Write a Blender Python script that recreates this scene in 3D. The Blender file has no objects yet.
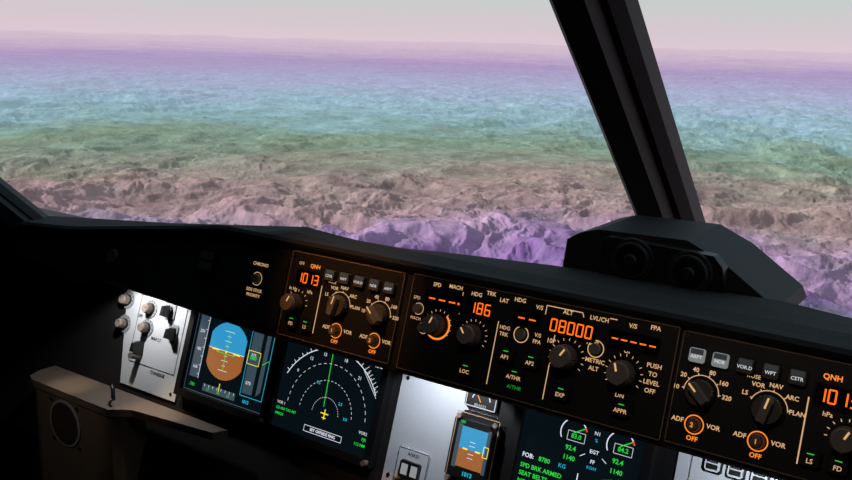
import bpy, numpy as np, math, random
from mathutils import Matrix, Vector
random.seed(4)
sc=bpy.context.scene
sc.view_settings.view_transform='Standard'
CAMZ=1.25
# ------------------------------------------------------------ materials
def lin(c): return tuple((((v/255+.055)/1.055)**2.4 if v>10 else v/3294) for v in c)+(1,)
def mat(name,col,rough=.5,metal=0.,emit=None,es=1.,bump=0.,bscale=200.,var=0.):
    m=bpy.data.materials.new(name);m.use_nodes=True;nt=m.node_tree;b=nt.nodes['Principled BSDF']
    b.inputs['Base Color'].default_value=lin(col);b.inputs['Roughness'].default_value=rough;b.inputs['Metallic'].default_value=metal
    if emit: b.inputs['Emission Color'].default_value=lin(emit);b.inputs['Emission Strength'].default_value=es
    if bump or var:
        tc=nt.nodes.new('ShaderNodeTexCoord');n=nt.nodes.new('ShaderNodeTexNoise');n.inputs['Scale'].default_value=bscale;n.inputs['Detail'].default_value=4
        nt.links.new(tc.outputs['Object'],n.inputs['Vector'])
        if bump:
            bp=nt.nodes.new('ShaderNodeBump');bp.inputs['Strength'].default_value=bump;bp.inputs['Distance'].default_value=.002
            nt.links.new(n.outputs[0],bp.inputs['Height']);nt.links.new(bp.outputs[0],b.inputs['Normal'])
        if var:
            mx=nt.nodes.new('ShaderNodeMix');mx.data_type='RGBA';mx.inputs[6].default_value=lin(col);mx.inputs[7].default_value=lin(tuple(v*(1-var) for v in col))
            nt.links.new(n.outputs[0],mx.inputs[0]);nt.links.new(mx.outputs[2],b.inputs['Base Color'])
    return m
def glow(name,col,es=1.): return mat(name,(4,4,4),.6,0,col,es)
M={}
M['pad']=mat('glareshield_padding',(11,11,13),.85,bump=.5,bscale=500)
M['post']=mat('post_liner',(8,8,10),.65,bump=.2,bscale=400)
M['fascia']=mat('fascia_paint',(22,21,24),.6,bump=.2,bscale=900)
M['plate']=mat('control_plate',(31,30,31),.45,bump=.15,bscale=900)
M['black']=mat('black_plastic',(14,14,16),.4)
M['knob']=mat('knob_plastic',(84,76,72),.4)
M['knobtop']=mat('knob_cap',(118,108,102),.35)
M['win']=mat('display_window',(6,5,5),.12)
M['rim']=mat('edge_trim',(150,125,100),.4)
M['btn']=mat('button_face',(70,72,74),.35,emit=(120,125,130),es=.12)
M['btnlit']=mat('button_lit',(120,122,124),.35,emit=(150,155,155),es=.55)
M['grey']=mat('panel_grey',(178,184,194),.45,bump=.1,bscale=700,var=.12)
M['greydk']=mat('panel_grey_dark',(120,124,132),.45)
M['dark']=mat('panel_dark',(16,16,19),.6,bump=.1,bscale=700)
M['beige']=mat('side_console_paint',(84,76,70),.5,bump=.2,bscale=500,var=.15)
M['mesh']=mat('speaker_mesh',(34,30,28),.7)
M['screw']=mat('screw_metal',(150,150,150),.3,1.)
M['amber']=glow('amber_segments',(255,98,8),1.6)
M['amberlo']=glow('amber_backlight',(255,138,40),1.15)
M['warm']=glow('warm_legend',(250,196,138),.75)
M['white']=glow('white_legend',(225,232,235),.75)
M['whitehi']=glow('white_symbols',(235,240,255),.95)
M['green']=glow('green_symbols',(40,225,70),.9)
M['greenlo']=glow('green_dim',(20,170,60),.7)
M['cyan']=glow('cyan_symbols',(40,200,235),.9)
M['yellow']=glow('yellow_symbols',(255,225,60),1.1)
M['skyb']=glow('attitude_blue',(50,155,205),.95)
M['earth']=glow('attitude_brown',(165,100,50),.9)
M['tape']=glow('tape_grey',(60,76,88),.95)
M['scr']=mat('screen_glass',(4,6,8),.15,emit=(7,16,20),es=1)
M['red']=glow('red_symbols',(240,40,20),1.2)
# ------------------------------------------------------------ builder
class B:
    def __init__(s,name,q,tau=0.,frame=None):
        s.name=name;s.v=[];s.f=[];s.m=[];s.mats=[];s.q=Vector(q)
        s.X=Vector((1,0,0));s.D=Vector((0,-math.sin(tau),-math.cos(tau)));s.N=Vector((0,-math.cos(tau),math.sin(tau)))
        if frame: s.X,s.D,s.N=[Vector(a) for a in frame]
    def mi(s,k):
        if k not in s.mats: s.mats.append(k)
        return s.mats.index(k)
    def P(s,a,t,h): return s.q+s.X*a+s.D*t+s.N*h
    def add(s,vs,fs,k):
        o=len(s.v);s.v+= [s.P(*p) for p in vs];i=s.mi(k)
        for f in fs: s.f.append([o+j for j in f]);s.m.append(i)
    def prism(s,pts,h0,h1,k,scale_top=1.):
        n=len(pts);cx=sum(p[0] for p in pts)/n;cy=sum(p[1] for p in pts)/n
        top=[(cx+(p[0]-cx)*scale_top,cy+(p[1]-cy)*scale_top,h1) for p in pts]
        vs=[(p[0],p[1],h0) for p in pts]+top
        fs=[[i,(i+1)%n,n+(i+1)%n,n+i] for i in range(n)]+[list(range(n,2*n)),list(range(n-1,-1,-1))]
        s.add(vs,fs,k)
    def box(s,a0,a1,t0,t1,h0,h1,k,bev=0.):
        if bev:
            b=bev;pts=[(a0+b,t0),(a1-b,t0),(a1,t0+b),(a1,t1-b),(a1-b,t1),(a0+b,t1),(a0,t1-b),(a0,t0+b)]
        else: pts=[(a0,t0),(a1,t0),(a1,t1),(a0,t1)]
        s.prism(pts,h0,h1,k)
    def cb(s,a,t,w,hh,h0,h1,k,bev=0.): s.box(a-w/2,a+w/2,t-hh/2,t+hh/2,h0,h1,k,bev)
    def cyl(s,a,t,r,h0,h1,k,n=28,st=1.,flute=0.):
        pts=[]
        for i in range(n):
            an=2*math.pi*i/n;rr=r*(1-(flute if i%2 else 0))
            pts.append((a+rr*math.cos(an),t+rr*math.sin(an)))
        s.prism(pts,h0,h1,k,st)
    def line(s,p,q,w,h,k):
        dx,dy=q[0]-p[0],q[1]-p[1];L=math.hypot(dx,dy) or 1e-9;nx,ny=-dy/L*w/2,dx/L*w/2
        s.add([(p[0]+nx,p[1]+ny,h),(q[0]+nx,q[1]+ny,h),(q[0]-nx,q[1]-ny,h),(p[0]-nx,p[1]-ny,h)],[[0,1,2,3]],k)
    def poly(s,pts,w,h,k,closed=False):
        for i in range(len(pts)-(0 if closed else 1)): s.line(pts[i],pts[(i+1)%len(pts)],w,h,k)
    def rect(s,a0,a1,t0,t1,w,h,k): s.poly([(a0,t0),(a1,t0),(a1,t1),(a0,t1)],w,h,k,True)
    def arc(s,a,t,r,a0,a1,w,h,k,n=24,dash=False):
        pp=[(a+r*math.sin(math.radians(a0+(a1-a0)*i/n)),t-r*math.cos(math.radians(a0+(a1-a0)*i/n))) for i in range(n+1)]
        for i in range(n):
            if dash and i%2: continue
            s.line(pp[i],pp[i+1],w,h,k)
    def fill(s,pts,h,k): s.add([(p[0],p[1],h) for p in pts],[list(range(len(pts)))],k)
    def text(s,body,a,t,size,k,h,al='CENTER',bold=0.):
        cu=bpy.data.curves.new('t','FONT');cu.body=body;cu.size=size;cu.align_x=al;cu.align_y='CENTER';cu.resolution_u=2;cu.offset=bold*size
        o=bpy.data.objects.new('t',cu);sc.collection.objects.link(o)
        dg=bpy.context.evaluated_depsgraph_get();me=bpy.data.meshes.new_from_object(o.evaluated_get(dg))
        s.add([(a+v.co.x,t-v.co.y,h) for v in me.vertices],[list(p.vertices) for p in me.polygons],k)
        bpy.data.objects.remove(o);bpy.data.curves.remove(cu);bpy.data.meshes.remove(me)
    def seg(s,txt,a,t,w,hh,pitch,k,h,th):
        S={'0':'abcdef','1':'bc','2':'abged','3':'abgcd','4':'fgbc','5':'afgcd','6':'afgecd','7':'abc','8':'abcdefg','9':'abcdfg','-':'g'}
        x=a-pitch*(len(txt)-1)/2
        for c in txt:
            L,R,T,Bm=x-w/2,x+w/2,t-hh/2,t+hh/2
            q={'a':((L,T),(R,T)),'b':((R,T),(R,t)),'c':((R,t),(R,Bm)),'d':((L,Bm),(R,Bm)),'e':((L,t),(L,Bm)),'f':((L,T),(L,t)),'g':((L,t),(R,t))}
            for g in S[c]: s.line(*q[g],th,h,k)
            x+=pitch
    def knob(s,a,t,r,h=.018,ang=-30,h0=.003,cap='knobtop',ptr='warm',n=32):
        s.cyl(a,t,r*1.12,h0,h0+.003,'black',36)
        s.cyl(a,t,r,h0+.003,h0+h*.8,'knob',n*2,.93,.06)
        s.cyl(a,t,r*.86,h0+h*.8,h0+h,cap,36,.9)
        an=math.radians(ang);dx,dy=math.sin(an),-math.cos(an)
        s.line((a+dx*r*.15,t+dy*r*.15),(a+dx*r*.74,t+dy*r*.74),r*.14,h0+h+.0004,ptr)
    def selknob(s,a,t,r,ang,h0=.003,h=.016):
        s.cyl(a,t,r*1.15,h0,h0+.002,'black',36);s.cyl(a,t,r,h0+.002,h0+h*.55,'knob',40,.95,.04)
        an=math.radians(ang);c,d=math.sin(an),-math.cos(an)
        def rot(u,v): return (a+c*u-d*v,t+d*u+c*v)
        pts=[rot(-r*.95,-r*.3),rot(-r*.95,r*.3),rot(r*.7,r*.34),rot(r*1.0,0),rot(r*.7,-r*.34)]
        s.prism(pts,h0+h*.55,h0+h,'knobtop',.92)
        s.line(rot(r*.1,0),rot(r*.85,0),r*.13,h0+h+.0004,'warm')
    def ticks(s,a,t,r0,r1,a0,a1,n,w,h,k):
        for i in range(n):
            an=math.radians(a0+(a1-a0)*i/(n-1));s.line((a+r0*math.sin(an),t-r0*math.cos(an)),(a+r1*math.sin(an),t-r1*math.cos(an)),w,h,k)
    def screw(s,a,t,h,r=.0028):
        s.cyl(a,t,r,h,h+.0008,'screw',14);s.line((a-r*.7,t-r*.4),(a+r*.7,t+r*.4),r*.3,h+.0009,'black')
    def done(s,smooth=False):
        me=bpy.data.meshes.new(s.name);me.from_pydata([tuple(v) for v in s.v],[],s.f)
        for k in s.mats: me.materials.append(M[k])
        me.polygons.foreach_set('material_index',s.m)
        me.update();o=bpy.data.objects.new(s.name,me);sc.collection.objects.link(o);return o
C=-.428
GT=math.radians(17.07);GQ=(0,.8,CAMZ-.37)
MT=math.radians(18);MQ=(0,.93,CAMZ-.42)
XYZ=((1,0,0),(0,1,0),(0,0,1))
# ------------------------------------------------------------ glareshield
def interp(x,xs,ys): return float(np.interp(x,xs,ys))
ss=list(np.linspace(-1.59,.79,120));prof=[]
for s_ in ss:
    zt=interp(s_,[-1.6,-1.36,-1.06,-.9,-.79,-.71,-.6,-.1,.5],[-.335,-.306,-.277,-.258,-.245,-.250,-.251,-.252,-.256])
    zr=interp(s_,[-1.6,-1.36,-1.06,-.85,-.63,-.46,-.2,-.1,.5],[-.40,-.37,-.325,-.29,-.268,-.259,-.254,-.262,-.275])
    tt=interp(s_,[-1.5,-1.226,-.9,-.3,.2],[-.045,-.066,-.113,-.113,-.108])
    tb=interp(s_,[-1.5,-1.1,-.8],[-.008,-.004,.007])
    def g(t,h): return (.8-.2935*t-.956*h, -.37-.956*t+.2935*h)
    prof.append([g(tb,0),g(tb-.002,.0035),g(tt+.006,.0035),g(tt,.010),g(tt-.004,.0125),g(tt-.009,.010),(.842,zt),(.87,zt+.001),(.91,(zt+zr)/2+.001),(.955,zr),(1.0,zr-.02),(1.12,zr-.07),(1.32,zr-.16),(1.32,-.47),(.985,-.335),(.815,-.345)])
v=[];f=[];n=len(prof[0])
for s_,pr in zip(ss,prof):
    for y,z in pr: v.append((s_,y,CAMZ+z))
for i in range(len(ss)-1):
    for j in range(n): f.append([i*n+j,i*n+(j+1)%n,(i+1)*n+(j+1)%n,(i+1)*n+j])
f.append(list(range(n)));f.append([ (len(ss)-1)*n+j for j in range(n-1,-1,-1)])
me=bpy.data.meshes.new('glareshield');me.from_pydata(v,[],f);me.materials.append(M['pad']);me.materials.append(M['fascia'])
for k,p in enumerate(me.polygons):
    if k<len(f)-2 and k%n in (0,1,n-1): p.material_index=1
me.update();o=bpy.data.objects.new('glareshield',me);sc.collection.objects.link(o)
# ------------------------------------------------------------ flight control unit
b=B('autopilot_control_panel',GQ,GT)
b.box(-.583,-.265,-.111,.002,.0036,.0065,'plate',.004)
H=.0069
b.rect(-.5815,-.2665,-.1095,.0005,.0009,H,'rim')
for a,w in ((-.536,.052),(-.487,.036),(-.4285,.034),(-.377,.056),(-.309,.054)):
    b.cb(a,-.086,w,.020,.006,.0078,'black',.002);b.cb(a,-.086,w-.004,.0165,.0078,.0081,'win')
W=.0084
b.seg('---',-.537,-.086,.0085,.011,.0135,'amber',W,.0016);b.cyl(-.515,-.086,.0014,W-.0002,W,'amber',10)
b.seg('186',-.487,-.086,.006,.0115,.0098,'amber',W,.0014)
b.seg('--',-.4285,-.086,.008,.011,.013,'amber',W,.0014)
b.seg('08000',-.377,-.086,.0063,.012,.0099,'amber',W,.0015)
b.seg('-----',-.309,-.086,.0066,.011,.0098,'amber',W,.0014)
for tx,a,t in (('SPD',-.548,-.102),('MACH',-.523,-.1035),('HDG',-.495,-.1005),('TRK',-.477,-.1045),('LAT',-.460,-.100),('HDG',-.441,-.104),('V/S',-.417,-.1005),('ALT',-.384,-.1015),('LVL/CH',-.349,-.1015),('V/S',-.313,-.1015),('FPA',-.29,-.104)):
    b.text(tx,a,t,.0063,'warm',H,bold=.015)
b.poly([(-.366,-.1),(-.368,-.1045),(-.40,-.1045),(-.409,-.1045),(-.409,-.095)],.0009,H,'warm')
b.poly([(-.338,-.1045),(-.33,-.1045)],.0009,H,'warm')
for a,t,r,an in ((-.537,-.0575,.0125,20),(-.4895,-.0555,.0125,-40),(-.3765,-.056,.0138,30),(-.3135,-.0535,.0138,-20)):
    b.cyl(a,t,r*1.5,.006,.0072,'black',40);b.knob(a,t,r,.020,an,.0068)
    b.ticks(a,t,r*1.25,r*1.45,-120,120,13,.0007,.0075,'warm')
b.arc(-.3765,-.056,.0185,-60,60,.0009,H,'warm');b.text('100',-.397,-.069,.007,'warm',H,bold=.01);b.text('1000',-.352,-.0765,.007,'warm',H,bold=.01)
b.arc(-.537,-.0575,.0155,40,230,.0022,.0076,'amberlo')
for a,t in ((-.5663,-.071),(-.5548,-.051)): b.cyl(a,t,.0075,.006,.0075,'black');b.cyl(a,t,.0058,.0075,.013,'knobtop',28,.9);b.arc(a,t,.0066,0,360,.0007,.0077,'warm')
b.text('SPD',-.572,-.083,.0055,'warm',H);b.text('MACH',-.5685,-.0595,.005,'warm',H)
def pb(b,a,t,lab,w=.0165,hh=.0145,lit='green'):
    b.cb(a,t,w+.004,hh+.004,.006,.0072,'black',.0015);b.cb(a,t,w,hh,.0072,.0125,'plate',.0015)
    if lab: b.text(lab,a,t+.002,.006,'warm',.0128,bold=.01)
    b.poly([(a-.003,t-.0045),(a+.003,t-.0045)],.0008,.0128,lit)
b.cyl(-.4325,-.0685,.006,.0065,.012,'knobtop',28,.9);b.arc(-.4325,-.0685,.0085,0,360,.001,H,'warm')
b.text('HDG',-.453,-.0715,.0058,'warm',H,bold=.01);b.text('TRK',-.453,-.0645,.0058,'warm',H,bold=.01);b.text('V/S',-.413,-.0715,.0058,'warm',H,bold=.01);b.text('FPA',-.413,-.0645,.0058,'warm',H,bold=.01)
pb(b,-.4435,-.0435,'AP1');pb(b,-.4135,-.0435,'AP2');pb(b,-.429,-.0245,'A/THR',.019)
b.text('A/THR',-.429,-.0118,.006,'greenlo',H)
pb(b,-.4888,-.0175,'LOC');pb(b,-.3736,-.0195,'EXP');pb(b,-.308,-.0195,'APPR')
b.cyl(-.347,-.0713,.006,.0065,.012,'knobtop',28,.9);b.arc(-.347,-.0713,.0085,0,360,.001,H,'warm')
b.text('METRIC',-.3455,-.059,.0062,'warm',H,bold=.012);b.text('ALT',-.3455,-.0513,.0062,'warm',H,bold=.012)
b.text('UP',-.3135,-.0762,.007,'warm',H,bold=.015);b.arc(-.3135,-.0535,.0195,-40,-5,.0011,H,'warm');b.arc(-.3135,-.0535,.0195,185,225,.0011,H,'warm');b.text('DN',-.3135,-.0315,.0062,'warm',H,bold=.01)
for i,tx in enumerate(('PUSH','TO','LEVEL','OFF')): b.text(tx,-.2845,-.0675+i*.0082,.0064,'warm',H,bold=.012)
for a,t0,t1 in ((-.462,-.077,-.008),(-.394,-.077,-.008)): b.line((a,t0),(a,t1),.001,H,'warm')
b.line((-.5125,-.112+.012),(-.5125,-.075),.0008,H,'warm')
for a,t in ((-.577,-.105),(-.271,-.105),(-.577,-.004),(-.271,-.004)): b.screw(a,t,.0065,.0022)
b.done()
# ------------------------------------------------------------ EFIS control panels
def efis(sg):
    b=B('efis_control_panel',GQ,GT)
    X=lambda d: C+sg*d
    a0,a1=sorted((X(.165),X(.344)))
    b.box(a0,a1,-.109,.001,.0036,.0065,'plate',.004);b.rect(a0+.0015,a1-.0015,-.1075,-.0005,.0008,H,'rim')
    b.cb(X(.309),-.0765,.041,.021,.006,.0078,'black',.002);b.cb(X(.309),-.0765,.037,.0175,.0078,.0081,'win')
    b.seg('1013',X(.309),-.0765,.0058,.0115,.0091,'amber',W,.0015)
    b.text('QNH',X(.302),-.093,.007,'amberlo',H,bold=.02);b.text('QFE',X(.325),-.094,.005,'warm',H)
    b.knob(X(.321),-.043,.0125,.02,25,.0068);b.ticks(X(.321),-.043,.0155,.018,-90,90,9,.0008,H,'warm')
    b.text('In Hg',X(.331),-.0605,.006,'warm',H,bold=.01);b.text('hPa',X(.303),-.0605,.006,'warm',H,bold=.01)
    for d,tx in ((.319,'FD'),(.296,'LS')): pb(b,X(d),-.0195,tx,.0155,.013)
    labs=['CSTR','WPT','VOR.D','NDB','ARPT'];ds=[.274,.251,.228,.205,.183]
    for i,(d,tx) in enumerate(zip(ds,labs)):
        lit=(sg>0 and i>=3)
        b.cb(X(d),-.087,.0175,.0165,.006,.0072,'black',.0015);b.cb(X(d),-.087,.0145,.0135,.0072,.0115,'btnlit' if lit else 'knob',.0015)
        b.cb(X(d),-.0905,.012,.005,.0115,.0119,'btn')
        b.text(tx,X(d),-.0855,.0046,'white',.0121,bold=.015)
    b.line((X(.2855),-.072),(X(.2855),-.012),.0012,H,'warm')
    def ring(a,t,items,r,sz):
        for an,tx in items:
            q=math.radians(an);b.text(tx,a+r*math.sin(q)*1.12,t-r*math.cos(q),sz,'warm',H,bold=.02)
    a,t=X(.2535),-.0525
    ring(a,t,((-62,'LS'),(-28,'VOR'),(8,'NAV'),(48,'ARC'),(84,'PLAN')),.0225,.0058)
    b.arc(a,t,.0170,-70,85,.0008,H,'warm');b.ticks(a,t,.0165,.0188,-65,80,5,.0009,H,'warm');b.selknob(a,t,.0135,12,.0066)
    b.text('ROSE',a-.017,t-.0265,.0052,'warm',H,bold=.01)
    a,t=X(.192),-.053
    ring(a,t,((-88,'10'),(-52,'20'),(-20,'40'),(18,'80'),(52,'160'),(88,'320')),.0215,.006)
    b.arc(a,t,.0165,-90,90,.0008,H,'warm');b.ticks(a,t,.016,.0185,-85,85,6,.0009,H,'warm');b.selknob(a,t,.013,-48,.0066)
    for d,nn in ((.250,'1'),(.1915,'2')):
        a,t=X(d),-.0225
        b.cyl(a,t,.0095,.006,.0075,'black',32);b.arc(a,t,.0088,0,360,.0011,.0078,'amberlo');b.cyl(a,t,.0072,.0075,.015,'knob',28,.85);b.cyl(a,t,.005,.015,.016,'knobtop',24,.9)
        b.text(nn,a,t,.006,'amberlo',.0163,bold=.02)
        b.text('ADF',a-.0165,t-.0015,.0062,'warm',H,bold=.02);b.text('VOR',a+.0175,t-.0015,.0062,'warm',H,bold=.02);b.text('OFF',a,t+.0135,.0062,'amberlo',H,bold=.02)
    for d in (.170,.338):
        for t in (-.103,-.005): b.screw(X(d),t,.0065,.0022)
    return b.done()
efis(-1);efis(1)
b=B('chrono_warning_panel',GQ,GT)
b.box(-.872,-.776,-.100,-.004,.0036,.006,'plate',.004)
b.text('CHRONO',-.822,-.081,.0062,'warm',.0064,bold=.01)
b.cb(-.823,-.062,.022,.018,.005,.007,'black',.002);b.cyl(-.823,-.062,.0065,.007,.013,'knobtop',28,.9);b.arc(-.823,-.062,.0085,0,360,.0008,.0073,'warm')
b.text('SIDE STICK',-.825,-.0465,.0058,'warm',.0064,bold=.01);b.text('PRIORITY',-.825,-.0395,.0058,'warm',.0064,bold=.01)
b.cb(-.92,-.07,.03,.03,.0036,.009,'black',.003);b.cb(-.92,-.077,.025,.011,.009,.0098,'knob');b.cb(-.92,-.063,.025,.011,.009,.0098,'knob')
b.cyl(-1.12,-.045,.011,.0036,.009,'knob',24,.9)
b.done()
# ------------------------------------------------------------ main panel
b=B('main_instrument_panel',MQ,MT)
b.box(-1.56,.72,-.088,.30,-.02,0,'dark')
b.prism([(-1.262,-.07),(-1.078,-.07),(-1.078,.158),(-1.214,.158)],0,.003,'grey')
b.box(-.664,-.512,-.07,.29,0,.003,'grey');b.box(-.286,.62,-.07,.29,0,.003,'grey')
for a,t in ((-1.09,.148),(-.655,.02),(-.655,.15),(-.52,.155),(-.275,.05)): b.screw(a,t,.003,.003)
b.done()
def bezel(b,a0,a1,t0,t1,fr=.011,h=.016):
    b.box(a0-fr,a1+fr,t0-fr,t1+fr,.0005,.006,'black',.004)
    b.box(a0-fr,a0,t0-fr,t1+fr,.006,h,'black');b.box(a1,a1+fr,t0-fr,t1+fr,.006,h,'black')
    b.box(a0,a1,t0-fr,t0,.006,h,'black');b.box(a0,a1,t1,t1+fr,.006,h,'black')
    b.box(a0,a1,t0,t1,.006,.009,'scr')
    b.cyl(a1+fr*.45,t1+fr*.4,.0042,h,h+.008,'knob',20,.9)
S=.0094
b=B('primary_flight_display',MQ,MT)
bezel(b,-1.060,-.886,-.042,.131)
b.rect(-1.058,-.888,-.04,.129,.0012,S,'tape')
ac,tc,r=-.984,.056,.045
w=.038
def chop(a0,a1):
    return [(min(max(ac+r*1.0*math.sin(math.radians(x)),ac-w),ac+w),tc-r*.98*math.cos(math.radians(x))) for x in np.linspace(a0,a1,18)]
b.fill(chop(-90,90),S,'skyb');b.fill(chop(90,270),S,'earth')
b.line((ac-w,tc+.0),(ac+w,tc+.0),.0009,S+.0002,'whitehi')
for i,wd in enumerate((.007,.014,.007,.02)):
    for sg in (-1,1): b.line((ac-wd/2,tc+sg*(i+1)*.0075),(ac+wd/2,tc+sg*(i+1)*.0075),.0007,S+.0002,'whitehi')
b.line((ac-.03,tc+.001),(ac-.015,tc+.001),.0022,S+.0004,'yellow');b.line((ac+.015,tc+.001),(ac+.03,tc+.001),.0022,S+.0004,'yellow')
b.line((ac,tc-.03),(ac,tc+.03),.001,S+.0004,'green');b.line((ac-.02,tc+.004),(ac+.02,tc+.004),.001,S+.0004,'green')
b.cb(ac,tc+.001,.003,.003,S,S+.0005,'yellow')
b.box(-1.052,-1.032,-.002,.108,S-.0003,S,'tape');b.line((-1.032,-.002),(-1.032,.108),.0008,S+.0002,'whitehi')
for i in range(8): b.line((-1.036,.004+i*.014),(-1.032,.004+i*.014),.0007,S+.0002,'whitehi')
for i,tx in enumerate(('220','200','180','160')): b.text(tx,-1.043,.008+i*.028,.007,'whitehi',S+.0002)
b.box(-.936,-.916,-.002,.108,S-.0003,S,'tape');b.rect(-.938,-.914,.044,.064,.0009,S+.0003,'yellow');b.text('080',-.927,.054,.0085,'green',S+.0003,bold=.02)
for i,tx in enumerate(('085','075','070')): b.text(tx,-.927,.008+i*.042,.007,'whitehi',S+.0002)
b.fill([(-.908,.0),(-.900,.008),(-.900,.1),(-.908,.108)],S,'tape');b.line((-.907,.06),(-.895,.052),.001,S+.0003,'green')
b.rect(-.939,-.894,-.006,.112,.0008,S,'cyan')
b.box(-1.018,-.948,.113,.124,S-.0003,S,'tape')
for i in range(8): b.line((-1.014+i*.009,.113),(-1.014+i*.009,.117),.0007,S+.0002,'whitehi')
for i,tx in enumerate(('17','18','19')): b.text(tx,-1.006+i*.022,.1205,.006,'green',S+.0002)
b.line((-.983,.106),(-.983,.118),.0014,S+.0004,'yellow')
b.text('1013',-.925,.12,.007,'cyan',S+.0002,bold=.02);b.text('.780',-1.042,.1195,.007,'green',S+.0002)
b.text('SPEED',-1.04,-.03,.007,'green',S);b.text('ALT CRZ',-1.0,-.03,.007,'green',S);b.text('NAV',-.955,-.03,.007,'green',S)
b.done()
b=B('navigation_display',MQ,MT)
bezel(b,-.867,-.690,-.040,.138)
a,t=-.775,.100
b.arc(a,t,.091,-64,60,.0012,S,'whitehi',60)
for i in range(-60,60,5):
    q=math.radians(i);r0=.091;r1=.096 if i%10==0 else .0938
    b.line((a+r0*math.sin(q),t-r0*math.cos(q)),(a+r1*math.sin(q),t-r1*math.cos(q)),.0008,S,'whitehi')
for r in (.0235,.047,.0705): b.arc(a,t,r,-88,88,.0008,S,'white',44,True)
b.line((a-.004,t-.01),(a-.007,t-.090),.0012,S+.0002,'green')
b.line((a,t-.007),(a,t+.007),.0015,S+.0003,'yellow');b.line((a-.007,t-.001),(a+.007,t-.001),.0015,S+.0003,'yellow');b.line((a-.0035,t+.005),(a+.0035,t+.005),.0013,S+.0003,'yellow')
for tx,x,y in (('9',-.838,.05),('12',-.818,.028),('15',-.795,.0175),('18',-.757,.018),('21',-.728,.036)): b.text(tx,x,y+.002,.0066,'whitehi',S)
for tx,x,y,k in (('GS 430 TAS 447',-.864,.111,'green'),('090/24',-.864,.119,'green'),('VOR 1',-.864,.103,'white'),('5.0',-.742,.098,'cyan'),('2.5',-.755,.08,'cyan'),('7.5',-.8,.06,'cyan')): b.text(tx,x,y,.0056,k,S,'LEFT',.015)
for i,tx in enumerate(('WPT 186','24 NM','13:42')): b.text(tx,-.694,-.002+i*.0088,.0058,'whitehi',S,'RIGHT',.015)
for i,tx in enumerate(('VOR2','FJR','112 NM')): b.text(tx,-.697,.108+i*.0082,.0058,('white','green','green')[i],S,'RIGHT',.015)
b.rect(-.806,-.738,.122,.1305,.0007,S,'whitehi');b.text('SET OFFSIDE RNG',-.772,.1264,.0058,'whitehi',S,bold=.02)
for i in range(7):
    x=-.722+i*.004;b.line((x,.024+i*.0045),(x+.006,.019+i*.0045),.0009,S,'white')
b.line((-.727,.022),(-.695,.058),.0009,S,'white')
b.done()
b=B('engine_warning_display',MQ,MT)
b.box(-.5115,-.288,-.07,.29,.0032,.0055,'black');bezel(b,-.474,-.322,-.030,.135,.012)
for gx,num in ((-.4086,'83.0'),(-.3503,'84.2')):
    gy=.0285
    b.arc(gx,gy,.0165,-120,70,.0013,S,'whitehi',24);b.arc(gx,gy,.0165,55,72,.002,S+.0002,'red',4)
    b.line((gx,gy),(gx+.013,gy-.008),.0012,S+.0002,'green');b.text(num,gx+.004,gy+.0035,.0075,'green',S+.0003,bold=.02);b.rect(gx-.007,gx+.015,gy-.002,gy+.009,.0007,S,'white')
for i,(l,k1,r_) in enumerate((('92.4','EGT','92.4'),('1140','FF','1140'),)):
    y=.0465+i*.0115;b.text(l,-.409,y,.0078,'green',S,bold=.02);b.text(r_,-.350,y,.0078,'green',S,bold=.02);b.text(k1,-.3795,y-.003,.0062,'whitehi',S,bold=.01)
b.text('N1',-.3795,.022,.0062,'whitehi',S);b.text('%',-.3795,.030,.0055,'cyan',S);b.text('KG/H',-.3795,.062,.005,'cyan',S)
b.line((-.396,.052),(-.39,.048),.0008,S,'whitehi');b.line((-.363,.052),(-.369,.048),.0008,S,'whitehi')
b.text('FOB:',-.468,.0695,.0075,'whitehi',S,'LEFT',.015);b.text('8780',-.446,.0695,.0075,'green',S,'LEFT',.02);b.text('KG',-.420,.0695,.007,'cyan',S,'LEFT')
for i,tx in enumerate(('SPD BRK ARMED','SEAT BELTS','NO SMOKING','GND SPLRS ARM')): b.text(tx,-.468,.082+i*.0095,.0074,'green',S,'LEFT',.02)
b.line((-.394,.072),(-.394,.13),.0012,S,'whitehi')
b.text('S',-.345,.068,.006,'whitehi',S);b.text('FLAP',-.348,.078,.0062,'whitehi',S)
b.poly([(-.365,.072),(-.352,.068),(-.338,.072)],.0009,S,'green')
b.done()
# standby instrument
b=B('standby_flight_instrument',(MQ[0]+.0105,MQ[1]-.309*.008,MQ[2]-.951*.008),MT)
b.box(-.578,-.512,.030,.124,.0032,.012,'black',.012)
b.box(-.5675,-.517,.040,.112,.012,.020,'black',.007)
b.rect(-.5755,-.5145,.033,.121,.0012,.0124,'rim')
T=.0206
b.fill([(-.560,.048),(-.523,.048),(-.523,.075),(-.560,.075)],T,'skyb');b.fill([(-.560,.075),(-.523,.075),(-.523,.098),(-.560,.098)],T,'earth')
b.box(-.566,-.560,.046,.1,.02,T,'tape');b.box(-.523,-.5185,.046,.1,.02,T,'tape')
b.line((-.554,.075),(-.547,.075),.002,T+.0003,'yellow');b.line((-.536,.075),(-.529,.075),.002,T+.0003,'yellow')
for i in (-2,-1,1,2): b.line((-.5455,.075+i*.005),(-.5375,.075+i*.005),.0007,T+.0003,'whitehi')
b.text('1013',-.5415,.1055,.0075,'cyan',T,bold=.02);b.text('180',-.561,.0435,.0055,'green',T)
b.rect(-.525,-.5185,.066,.079,.0009,T+.0003,'yellow')
for x in (-.5715,-.519):
    for y in (.038,.117): b.cyl(x,y,.0032,.012,.016,'knobtop',16)
b.cyl(-.5215,.118,.005,.016,.026,'knob',20,.9)
b.done()
b=B('brake_pressure_gauge',MQ,MT)
b.box(-.560,-.514,.000,.033,.0056,.010,'black',.003);b.rect(-.558,-.516,.002,.031,.001,.0103,'whitehi')
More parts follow.
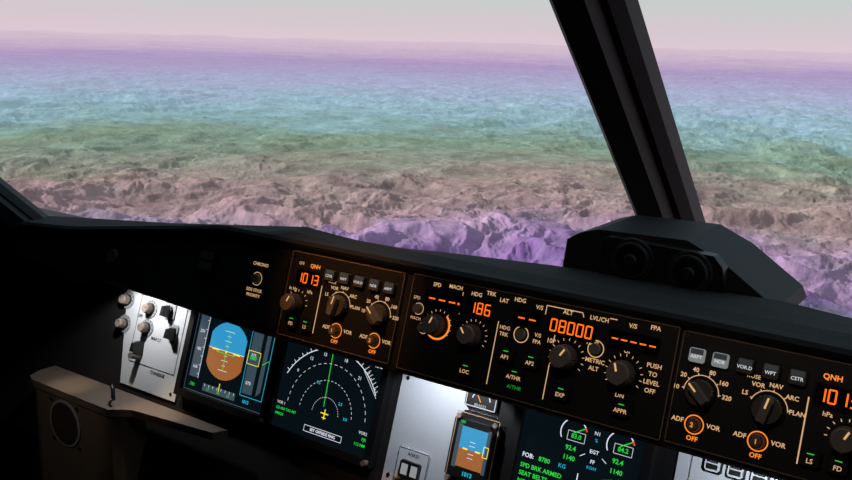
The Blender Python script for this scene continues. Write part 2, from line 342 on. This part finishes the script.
b.arc(-.537,.023,.013,-80,80,.0016,.0103,'whitehi',12);b.line((-.537,.024),(-.544,.014),.0014,.0105,'amberlo');b.text('BRAKES',-.537,.0285,.005,'white',.0103)
for x in (-.553,-.521): b.cyl(x,.009,.002,.010,.012,'screw',12)
b.done()
b=B('antiskid_switch_panel',MQ,MT)
b.box(-.645,-.596,.108,.151,.0032,.006,'grey',.003);b.rect(-.644,-.597,.109,.150,.0008,.0063,'black')
b.text('A/SKID',-.62,.115,.006,'black',.0064,bold=.02)
b.cb(-.620,.134,.030,.022,.006,.012,'black',.002);b.cb(-.627,.134,.010,.014,.012,.0125,'btnlit');b.cb(-.612,.134,.010,.014,.012,.0125,'btnlit')
b.cyl(-.62,.160,.0075,.0032,.008,'knob',24);b.prism([(-.623,.156),(-.617,.156),(-.616,.164),(-.624,.164)],.008,.024,'knobtop',.8)
b.done()
b=B('display_switching_panel',MQ,MT)
b.box(-.270,.02,-.02,.05,.0032,.005,'grey',.003)
for i in range(4):
    x=-.247+i*.0245;b.cb(x,.018,.0205,.022,.005,.007,'black',.002);b.cb(x,.018,.016,.0175,.007,.011,'grey',.002)
    b.box(x-.006,x+.006,.012,.0175,.011,.0114,'black');b.box(x-.006,x+.006,.019,.0245,.011,.0114,'black');b.text('ON',x,.0148,.0045,'white',.0117)
for i in range(3): b.knob(-.13+i*.045,.02,.011,.018,-40+i*40,.005)
b.done()
b=B('lighting_control_panel',MQ,MT)
for x,y,an in ((-1.2375,.022,-30),(-1.2335,.062,20),(-1.177,.026,60),(-1.177,.058,-60)):
    b.cyl(x,y,.015,.0032,.0045,'greydk',32);b.knob(x,y,.0085,.014,an,.0045,ptr='black');b.ticks(x,y,.0115,.0145,-120,120,9,.0012,.0047,'black')
b.cb(-1.131,.02,.026,.03,.0032,.005,'greydk',.003);b.cyl(-1.131,.02,.0055,.005,.009,'screw',20);b.prism([(-1.134,.012),(-1.128,.012),(-1.1265,.032),(-1.1355,.032)],.009,.022,'black',.8)
b.cb(-1.112,.055,.018,.03,.0032,.005,'greydk',.003);b.prism([(-1.116,.045),(-1.108,.045),(-1.106,.066),(-1.118,.066)],.005,.020,'black',.7)
b.prism([(-1.184,.080),(-1.176,.080),(-1.173,.104),(-1.187,.104)],.0032,.024,'black',.6);b.cyl(-1.18,.106,.006,.0032,.024,'knob',24,.8)
for tx,x,y in (('BRT',-1.2,.006),('OFF',-1.2,.042),('MAP LT',-1.15,.072),('CONSOLE',-1.13,.125)): b.text(tx,x,y,.0075,'black',.0036,bold=.02)
b.rect(-1.205,-1.092,.002,.118,.001,.0036,'black')
b.done()
# ------------------------------------------------------------ side ledge with loudspeaker
Zl=CAMZ-.572
b=B('side_console_ledge',(0,0,0),frame=XYZ)
pts=[(-1.372,.862),(-1.372,.83),(-1.362,.808),(-1.34,.80),(-1.14,.80),(-1.125,.812),(-1.11,.822),(-.95,.842),(-.94,.862)]
b.prism(pts,Zl-.012,Zl,'beige')
pts2=[(-1.366,.86),(-1.366,.832),(-1.357,.813),(-1.338,.806),(-1.142,.806),(-1.131,.815),(-1.127,.838),(-1.127,.86)]
b.prism(pts2,0,Zl-.012,'beige')
b.poly([(-1.35,.855),(-1.35,.85)],.004,Zl+.001,'black')
b.done()
b=B('cockpit_loudspeaker',(-1.262,.806,Zl-.058),0.)
b.cyl(0,0,.040,0.0005,.003,'greydk',40);b.cyl(0,0,.036,.003,.004,'mesh',40)
for rr in (.008,.016,.024,.031):
    nn=int(rr*1000*.9)
    for i in range(nn):
        q=2*math.pi*i/nn;b.cyl(rr*math.cos(q),rr*math.sin(q),.0016,.004,.0046,'black',8)
for x in (-.03,.03):
    for y in (-.03,.03): b.cyl(x*1.15,y*1.15,.003,0.0005,.003,'screw',12)
b.done()
cu=bpy.data.curves.new('headset_hook','CURVE');cu.dimensions='3D';cu.bevel_depth=.0025;cu.bevel_resolution=2
sp=cu.splines.new('POLY');hp=[(-1.165,.83,Zl),(-1.165,.83,Zl+.018),(-1.163,.826,Zl+.026),(-1.155,.82,Zl+.030),(-1.148,.816,Zl+.024),(-1.147,.815,Zl+.012)]
sp.points.add(len(hp)-1)
for p,q in zip(sp.points,hp): p.co=(*q,1)
cu.materials.append(M['black']);o=bpy.data.objects.new('headset_hook',cu);sc.collection.objects.link(o)
# ------------------------------------------------------------ pedestal / lower structure
b=B('centre_pedestal',(0,0,0),frame=XYZ)
b.prism([(C-.24,.1),(C+.24,.1),(C+.24,.80),(C-.24,.80)],0,.50,'dark');b.prism([(C-.21,.12),(C+.21,.12),(C+.21,.72),(C-.21,.72)],.50,.52,'plate')
for sx in (-.05,.05): b.prism([(C+sx-.012,.45),(C+sx+.012,.45),(C+sx+.012,.49),(C+sx-.012,.49)],.52,.60,'knob',.8)
b.done()
b=B('lower_kick_panel',(0,0,0),frame=XYZ)
b.prism([(-1.56,.87),(.72,.87),(.72,.89),(-1.56,.89)],0,CAMZ-.70,'dark');b.done()
# ------------------------------------------------------------ windshield posts
def beam(name,p0,p1,w,d,bev,side):
    p0=Vector(p0);p1=Vector(p1);ax=(p1-p0).normalized();sx=Vector(side);sx=(sx-ax*sx.dot(ax)).normalized();nz=sx.cross(ax)
    sec=[(-w/2+bev,-d/2),(w/2-bev,-d/2),(w/2,-d/2+bev),(w/2,d/2-bev),(w/2-bev,d/2),(-w/2+bev,d/2),(-w/2,d/2-bev),(-w/2,-d/2+bev)]
    v=[];n=len(sec)
    for p in (p0,p1): v+=[p+sx*a+nz*c for a,c in sec]
    sec2=[(-w*.26,-d/2),(w*.26,-d/2),(w*.2,-d/2-.018),(-w*.2,-d/2-.018)]
    sec3=[(a,-c) for a,c in sec2]
    f=[[i,(i+1)%n,n+(i+1)%n,n+i] for i in range(n)]+[list(range(n)),list(range(2*n-1,n-1,-1))]
    for s2 in (sec2,sec3):
        o=len(v)
        for p in (p0,p1): v+=[p+sx*a+nz*c for a,c in s2]
        f+=[[o+i,o+(i+1)%4,o+4+(i+1)%4,o+4+i] for i in range(4)]+[[o,o+1,o+2,o+3],[o+7,o+6,o+5,o+4]]
    me=bpy.data.meshes.new(name);me.from_pydata([tuple(x) for x in v],[],f);me.materials.append(M['post']);me.update()
    o=bpy.data.objects.new(name,me);sc.collection.objects.link(o);return o
Z=lambda z:CAMZ+z
beam('windshield_center_post',(C,1.33,Z(-.325)),(C,.58,Z(.375)),.088,.05,.012,(1,0,0))
beam('windshield_side_post',(-1.315,.905,Z(-.405)),(-1.70,.56,Z(.06)),.055,.05,.01,(1,1,0))
# ------------------------------------------------------------ twin-lens housing on the glareshield
b=B('twin_lens_projector_housing',(0,.962,CAMZ),0.)
o_=[(-.462,.278),(-.456,.226),(-.44,.216),(-.418,.209),(-.312,.2065),(-.272,.224),(-.211,.265),(-.205,.278)]
b.prism(o_,-.12,0,'post',1.)
b.prism([(-.410,.268),(-.406,.217),(-.398,.212),(-.276,.216),(-.265,.228),(-.258,.268)],0,.014,'black',.98)
for x,y in ((-.366,.234),(-.300,.238)):
    b.cyl(x,y,.0245,.014,.020,'pad',40);b.cyl(x,y,.021,.020,.024,'plate',40,.95);b.cyl(x,y,.0175,.024,.0245,'win',40);b.cyl(x,y,.008,.0245,.0275,'black',28,.8)
b.cb(-.333,.262,.02,.006,.014,.018,'knob',.002)
b.done()
# ------------------------------------------------------------ cockpit shell
def slab(name,x0,x1,y0,y1,z0,z1,k='dark'):
    b=B(name,(0,0,0),frame=XYZ);b.prism([(x0,y0),(x1,y0),(x1,y1),(x0,y1)],z0,z1,k);return b.done()
slab('floor',-1.66,.86,-1.36,1.4,-.06,0);slab('wall_left',-1.66,-1.6,-1.3,.84,0,1.72);slab('wall_right',.8,.86,-1.3,.84,0,1.72);slab('wall_back',-1.66,.86,-1.36,-1.3,0,1.72);slab('ceiling',-1.66,.86,-1.36,.60,1.64,1.72)
slab('wall_nose_left',-1.66,-1.591,.79,.98,0,CAMZ-.345);slab('wall_nose_right',.791,.86,.79,.98,0,CAMZ-.345);slab('wall_front',-1.66,.86,1.34,1.4,0,CAMZ-.50)
slab('wall_nose_lower_left',-1.66,-1.591,.98,1.34,0,CAMZ-.44);slab('wall_nose_lower_right',.791,.86,.98,1.34,0,CAMZ-.44)
slab('trim_1',-1.6,.8,.56,.64,1.58,1.64,'pad')
# ------------------------------------------------------------ lights
def spot(name,loc,tgt,e,col,size,blend,rad=.006):
    l=bpy.data.lights.new(name,'SPOT');l.energy=e;l.color=col;l.spot_size=math.radians(size);l.spot_blend=blend;l.shadow_soft_size=rad
    o=bpy.data.objects.new(name,l);sc.collection.objects.link(o);o.location=loc;o.rotation_euler=(Vector(tgt)-Vector(loc)).to_track_quat('-Z','Y').to_euler();return o
spot('panel_flood_light',(-1.16,.855,Z(-.373)),(-1.16,.89,Z(-.60)),1.6,(1,.95,.88),120,.3)
spot('panel_flood_light',(-1.08,.82,Z(-.385)),(-1.08,.84,Z(-.58)),2.0,(1,.66,.36),42,1.)
spot('panel_flood_light',(-1.28,.79,Z(-.40)),(-1.27,.835,Z(-.62)),1.2,(1,.75,.5),34,1.)
spot('panel_flood_light',(-.575,.85,Z(-.366)),(-.585,.88,Z(-.62)),1.3,(.93,.96,1),110,.2)
spot('panel_flood_light',(-.17,.82,Z(-.366)),(-.20,.90,Z(-.50)),1.2,(.93,.96,1),150,.3)
spot('console_fill_light',(-1.15,.55,Z(-.33)),(-1.26,.80,Z(-.62)),.9,(1,.84,.66),42,.8,.01)  # added fill spot without a fixture, brightens the loudspeaker front
spot('glareshield_spot_light',(-.70,.55,Z(.15)),(-.68,.82,Z(-.28)),7.,(1,.45,.15),30,1.,.01)
spot('glareshield_spot_light',(-.20,.35,Z(.22)),(-.30,.80,Z(-.33)),2.0,(1,.82,.64),60,1.,.01)  # added fill spot without a fixture, lifts the knobs on the right
# ------------------------------------------------------------ camera
yaw,pit,rol,fpx=math.radians(34.48),math.radians(12.46),math.radians(1.59),900.
F=Vector((-math.sin(yaw)*math.cos(pit),math.cos(yaw)*math.cos(pit),-math.sin(pit)));R0=Vector((math.cos(yaw),math.sin(yaw),0));U0=R0.cross(F)
R=R0*math.cos(rol)+U0*math.sin(rol);U=U0*math.cos(rol)-R0*math.sin(rol)
cd=bpy.data.cameras.new("camera");cam=bpy.data.objects.new("camera",cd);sc.collection.objects.link(cam)
cam.matrix_world=Matrix(((R[0],U[0],-F[0],0),(R[1],U[1],-F[1],0),(R[2],U[2],-F[2],CAMZ),(0,0,0,1)))
cd.sensor_width=36;cd.lens=36*fpx/852;cd.clip_end=120000;cd.clip_start=.01;sc.camera=cam
# ------------------------------------------------------------ terrain (ridged mountains with drainage spurs)
def hsh(ix,iy,seed):
    h=(ix.astype(np.int64)*374761393+iy.astype(np.int64)*668265263+seed*974634777)&0xffffffff
    h=((h^(h>>13))*1274126177)&0xffffffff
    return ((h^(h>>16))&0xffff)/65535.
def vnoise(x,y,seed):
    ix=np.floor(x);iy=np.floor(y);fx=x-ix;fy=y-iy
    u=fx*fx*fx*(fx*(fx*6-15)+10);v=fy*fy*fy*(fy*(fy*6-15)+10)
    a=hsh(ix,iy,seed);b_=hsh(ix+1,iy,seed);c=hsh(ix,iy+1,seed);d=hsh(ix+1,iy+1,seed)
    return a+(b_-a)*u+(c-a)*v+(a-b_-c+d)*u*v
def perlin(x,y,seed):
    ix=np.floor(x);iy=np.floor(y);fx=x-ix;fy=y-iy
    u=fx*fx*fx*(fx*(fx*6-15)+10);v=fy*fy*fy*(fy*(fy*6-15)+10)
    def g(dx,dy):
        a=hsh(ix+dx,iy+dy,seed)*2*math.pi
        return np.cos(a)*(fx-dx)+np.sin(a)*(fy-dy)
    a=g(0,0);b=g(1,0);c=g(0,1);d=g(1,1)
    return (a+(b-a)*u+(c-a)*v+(a-b-c+d)*u*v)*1.5
NR,NA=1200,1300
HH=240.
rad=np.exp(np.linspace(math.log(600),math.log(26000),NR))
az=np.radians(np.linspace(-71,7,NA))
Rr,Az=np.meshgrid(rad,az,indexing='ij')
X=Rr*np.sin(Az);Y=Rr*np.cos(Az)
def fb(x,y,sd,n=3):
    r=0;a=1.;tot=0
    for o in range(n): r=r+a*(vnoise(x*2**o+o*7.3,y*2**o+o*3.1,sd+o)-.5);tot+=a*.5;a*=.5
    return r/tot
wx=X+34*perlin(X/140,Y/140,5)+12*perlin(X/48,Y/48,7)+4*perlin(X/19,Y/19,9);wy=Y+34*perlin(X/140+9,Y/140+4,6)+12*perlin(X/48+5,Y/48+2,8)+4*perlin(X/19+3,Y/19+7,10)
def ridge(x,y,sd,e=.0015):
    p=perlin(x,y,sd);return 1-np.sqrt(p*p+e)*2.1
main=np.clip(ridge(wx/250,wy/250,21,.004),-.3,1)
sub=ridge(wx/120+3,wy/120+8,31,.003)
spur=ridge(wx/56,wy/56,22);sp2=ridge(wx/27,wy/27,23);sp3=ridge(wx/13,wy/13,24);sp4=ridge(wx/6.5,wy/6.5,25);roll_=perlin(X/420,Y/420,28)
slope_=.35+.65*np.clip(1.2-np.abs(main-.45)*1.4,0,1)
hgt=34*main+ 15*sub*(.5+.5*np.clip(main+.2,0,1))+9.5*spur*slope_ + 5.6*sp2*slope_*(.5+.5*np.clip(spur,0,1)) + 2.8*sp3*slope_+1.2*sp4+14*roll_
mask=np.clip(.80+.85*fb(X/1700,Y/1700,40,3),.22,1.12)*np.clip(1.15-Rr/9000,.5,1)*(.72+.28*np.clip((1900-Rr)/700,0,1))
far=np.clip((Rr-5000)/15000,0,1)
Zt=CAMZ-HH+(hgt-40)*mask*.9+far*185+far*85*fb(X/1500,Y/1500,70,4)
co=np.stack([X,Y,Zt],-1).reshape(-1,3)
i=np.arange(NR-1)[:,None]*NA+np.arange(NA-1)[None,:]
quads=np.stack([i+NA,i+NA+1,i+1,i],-1).reshape(-1,4)
me=bpy.data.meshes.new("mountain_terrain")
me.vertices.add(len(co));me.vertices.foreach_set("co",co.ravel())
me.loops.add(quads.size);me.loops.foreach_set("vertex_index",quads.ravel().astype(np.int32))
me.polygons.add(len(quads));me.polygons.foreach_set("loop_start",np.arange(0,quads.size,4,dtype=np.int32))
me.polygons.foreach_set("use_smooth",np.ones(len(quads),dtype=bool))
me.update();me.validate()
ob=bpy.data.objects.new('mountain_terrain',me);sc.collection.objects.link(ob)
m=bpy.data.materials.new("terrain_ground");m.use_nodes=True;nt=m.node_tree;nt.nodes.clear()
N=nt.nodes.new;L=nt.links.new
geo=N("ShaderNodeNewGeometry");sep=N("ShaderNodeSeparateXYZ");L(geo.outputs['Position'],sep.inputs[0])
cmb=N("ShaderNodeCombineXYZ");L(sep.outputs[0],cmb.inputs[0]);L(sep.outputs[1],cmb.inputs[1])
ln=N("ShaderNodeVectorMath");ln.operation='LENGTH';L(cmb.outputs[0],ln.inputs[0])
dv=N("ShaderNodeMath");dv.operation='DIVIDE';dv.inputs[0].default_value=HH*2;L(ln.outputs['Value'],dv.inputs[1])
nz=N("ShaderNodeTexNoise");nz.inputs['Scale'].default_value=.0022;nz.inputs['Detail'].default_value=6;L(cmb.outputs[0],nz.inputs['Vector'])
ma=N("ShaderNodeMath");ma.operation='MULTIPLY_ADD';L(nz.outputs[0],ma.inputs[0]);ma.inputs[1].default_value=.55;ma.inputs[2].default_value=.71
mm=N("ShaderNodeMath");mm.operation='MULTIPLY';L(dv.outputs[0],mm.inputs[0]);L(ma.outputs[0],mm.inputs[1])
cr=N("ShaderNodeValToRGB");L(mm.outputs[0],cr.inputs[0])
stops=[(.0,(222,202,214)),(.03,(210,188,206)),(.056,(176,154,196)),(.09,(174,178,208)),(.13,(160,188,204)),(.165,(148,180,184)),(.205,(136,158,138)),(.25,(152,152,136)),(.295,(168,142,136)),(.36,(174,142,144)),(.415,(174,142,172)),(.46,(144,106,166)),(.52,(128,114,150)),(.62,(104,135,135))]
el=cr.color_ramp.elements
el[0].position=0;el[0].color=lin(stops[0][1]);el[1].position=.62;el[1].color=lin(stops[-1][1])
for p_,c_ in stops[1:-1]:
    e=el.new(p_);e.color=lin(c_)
# vegetation / bare rock patches
n4=N("ShaderNodeTexNoise");n4.inputs['Scale'].default_value=.0045;n4.inputs['Detail'].default_value=7;L(cmb.outputs[0],n4.inputs['Vector'])
r4=N("ShaderNodeMapRange");L(n4.outputs[0],r4.inputs[0]);r4.inputs[1].default_value=.5;r4.inputs[2].default_value=.62;r4.inputs[3].default_value=0;r4.inputs[4].default_value=.38
mxc=N("ShaderNodeMix");mxc.data_type='RGBA';L(r4.outputs[0],mxc.inputs[0]);L(cr.outputs[0],mxc.inputs[6]);mxc.inputs[7].default_value=lin((140,146,118))
n2=N("ShaderNodeTexNoise");n2.inputs['Scale'].default_value=.014;n2.inputs['Detail'].default_value=10;n2.inputs['Roughness'].default_value=.72;L(geo.outputs['Position'],n2.inputs['Vector'])
r2=N("ShaderNodeMapRange");L(n2.outputs[0],r2.inputs[0]);r2.inputs[1].default_value=.36;r2.inputs[2].default_value=.66;r2.inputs[3].default_value=.5;r2.inputs[4].default_value=1.18
mc=N("ShaderNodeVectorMath");mc.operation='SCALE';L(mxc.outputs[2],mc.inputs[0]);L(r2.outputs[0],mc.inputs['Scale'])
df=N("ShaderNodeBsdfDiffuse");L(mc.outputs[0],df.inputs[0])
n3=N("ShaderNodeTexNoise");n3.inputs['Scale'].default_value=.15;n3.inputs['Detail'].default_value=5;L(geo.outputs['Position'],n3.inputs['Vector'])
bp=N("ShaderNodeBump");bp.inputs['Strength'].default_value=.5;bp.inputs['Distance'].default_value=3;L(n3.outputs[0],bp.inputs['Height']);L(bp.outputs[0],df.inputs['Normal'])
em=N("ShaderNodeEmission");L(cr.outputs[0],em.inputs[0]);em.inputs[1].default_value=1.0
mx=N("ShaderNodeMixShader");mr=N("ShaderNodeMapRange");L(dv.outputs[0],mr.inputs[0]);mr.inputs[1].default_value=.02;mr.inputs[2].default_value=.28;mr.inputs[3].default_value=.94;mr.inputs[4].default_value=.13  # distance haze put into the ground as emission, stronger further out
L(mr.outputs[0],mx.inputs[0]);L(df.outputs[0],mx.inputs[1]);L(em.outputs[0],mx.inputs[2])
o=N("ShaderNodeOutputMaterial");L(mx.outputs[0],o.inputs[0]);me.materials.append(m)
sd=bpy.data.lights.new("sun",'SUN');sd.energy=5.0;sd.angle=.01;so=bpy.data.objects.new("sun",sd);sc.collection.objects.link(so)
el_=math.radians(26);a_=math.radians(-112)
dirv=-Vector((math.sin(a_)*math.cos(el_),math.cos(a_)*math.cos(el_),math.sin(el_)))
so.rotation_euler=dirv.to_track_quat('-Z','Y').to_euler()
# sky
w=bpy.data.worlds.new("sky");sc.world=w;w.use_nodes=True;nt=w.node_tree;N=nt.nodes.new;L=nt.links.new
tc=N('ShaderNodeTexCoord');sp=N('ShaderNodeSeparateXYZ');L(tc.outputs['Generated'],sp.inputs[0])
cr=N('ShaderNodeValToRGB');L(sp.outputs[2],cr.inputs[0]);el=cr.color_ramp.elements
el[0].position=0;el[0].color=lin((228,208,219));el[1].position=.3;el[1].color=lin((150,175,190))
e=el.new(.02);e.color=lin((221,208,214));e=el.new(.05);e.color=lin((206,214,212))
L(cr.outputs[0],nt.nodes['Background'].inputs[0]);nt.nodes['Background'].inputs[1].default_value=.92
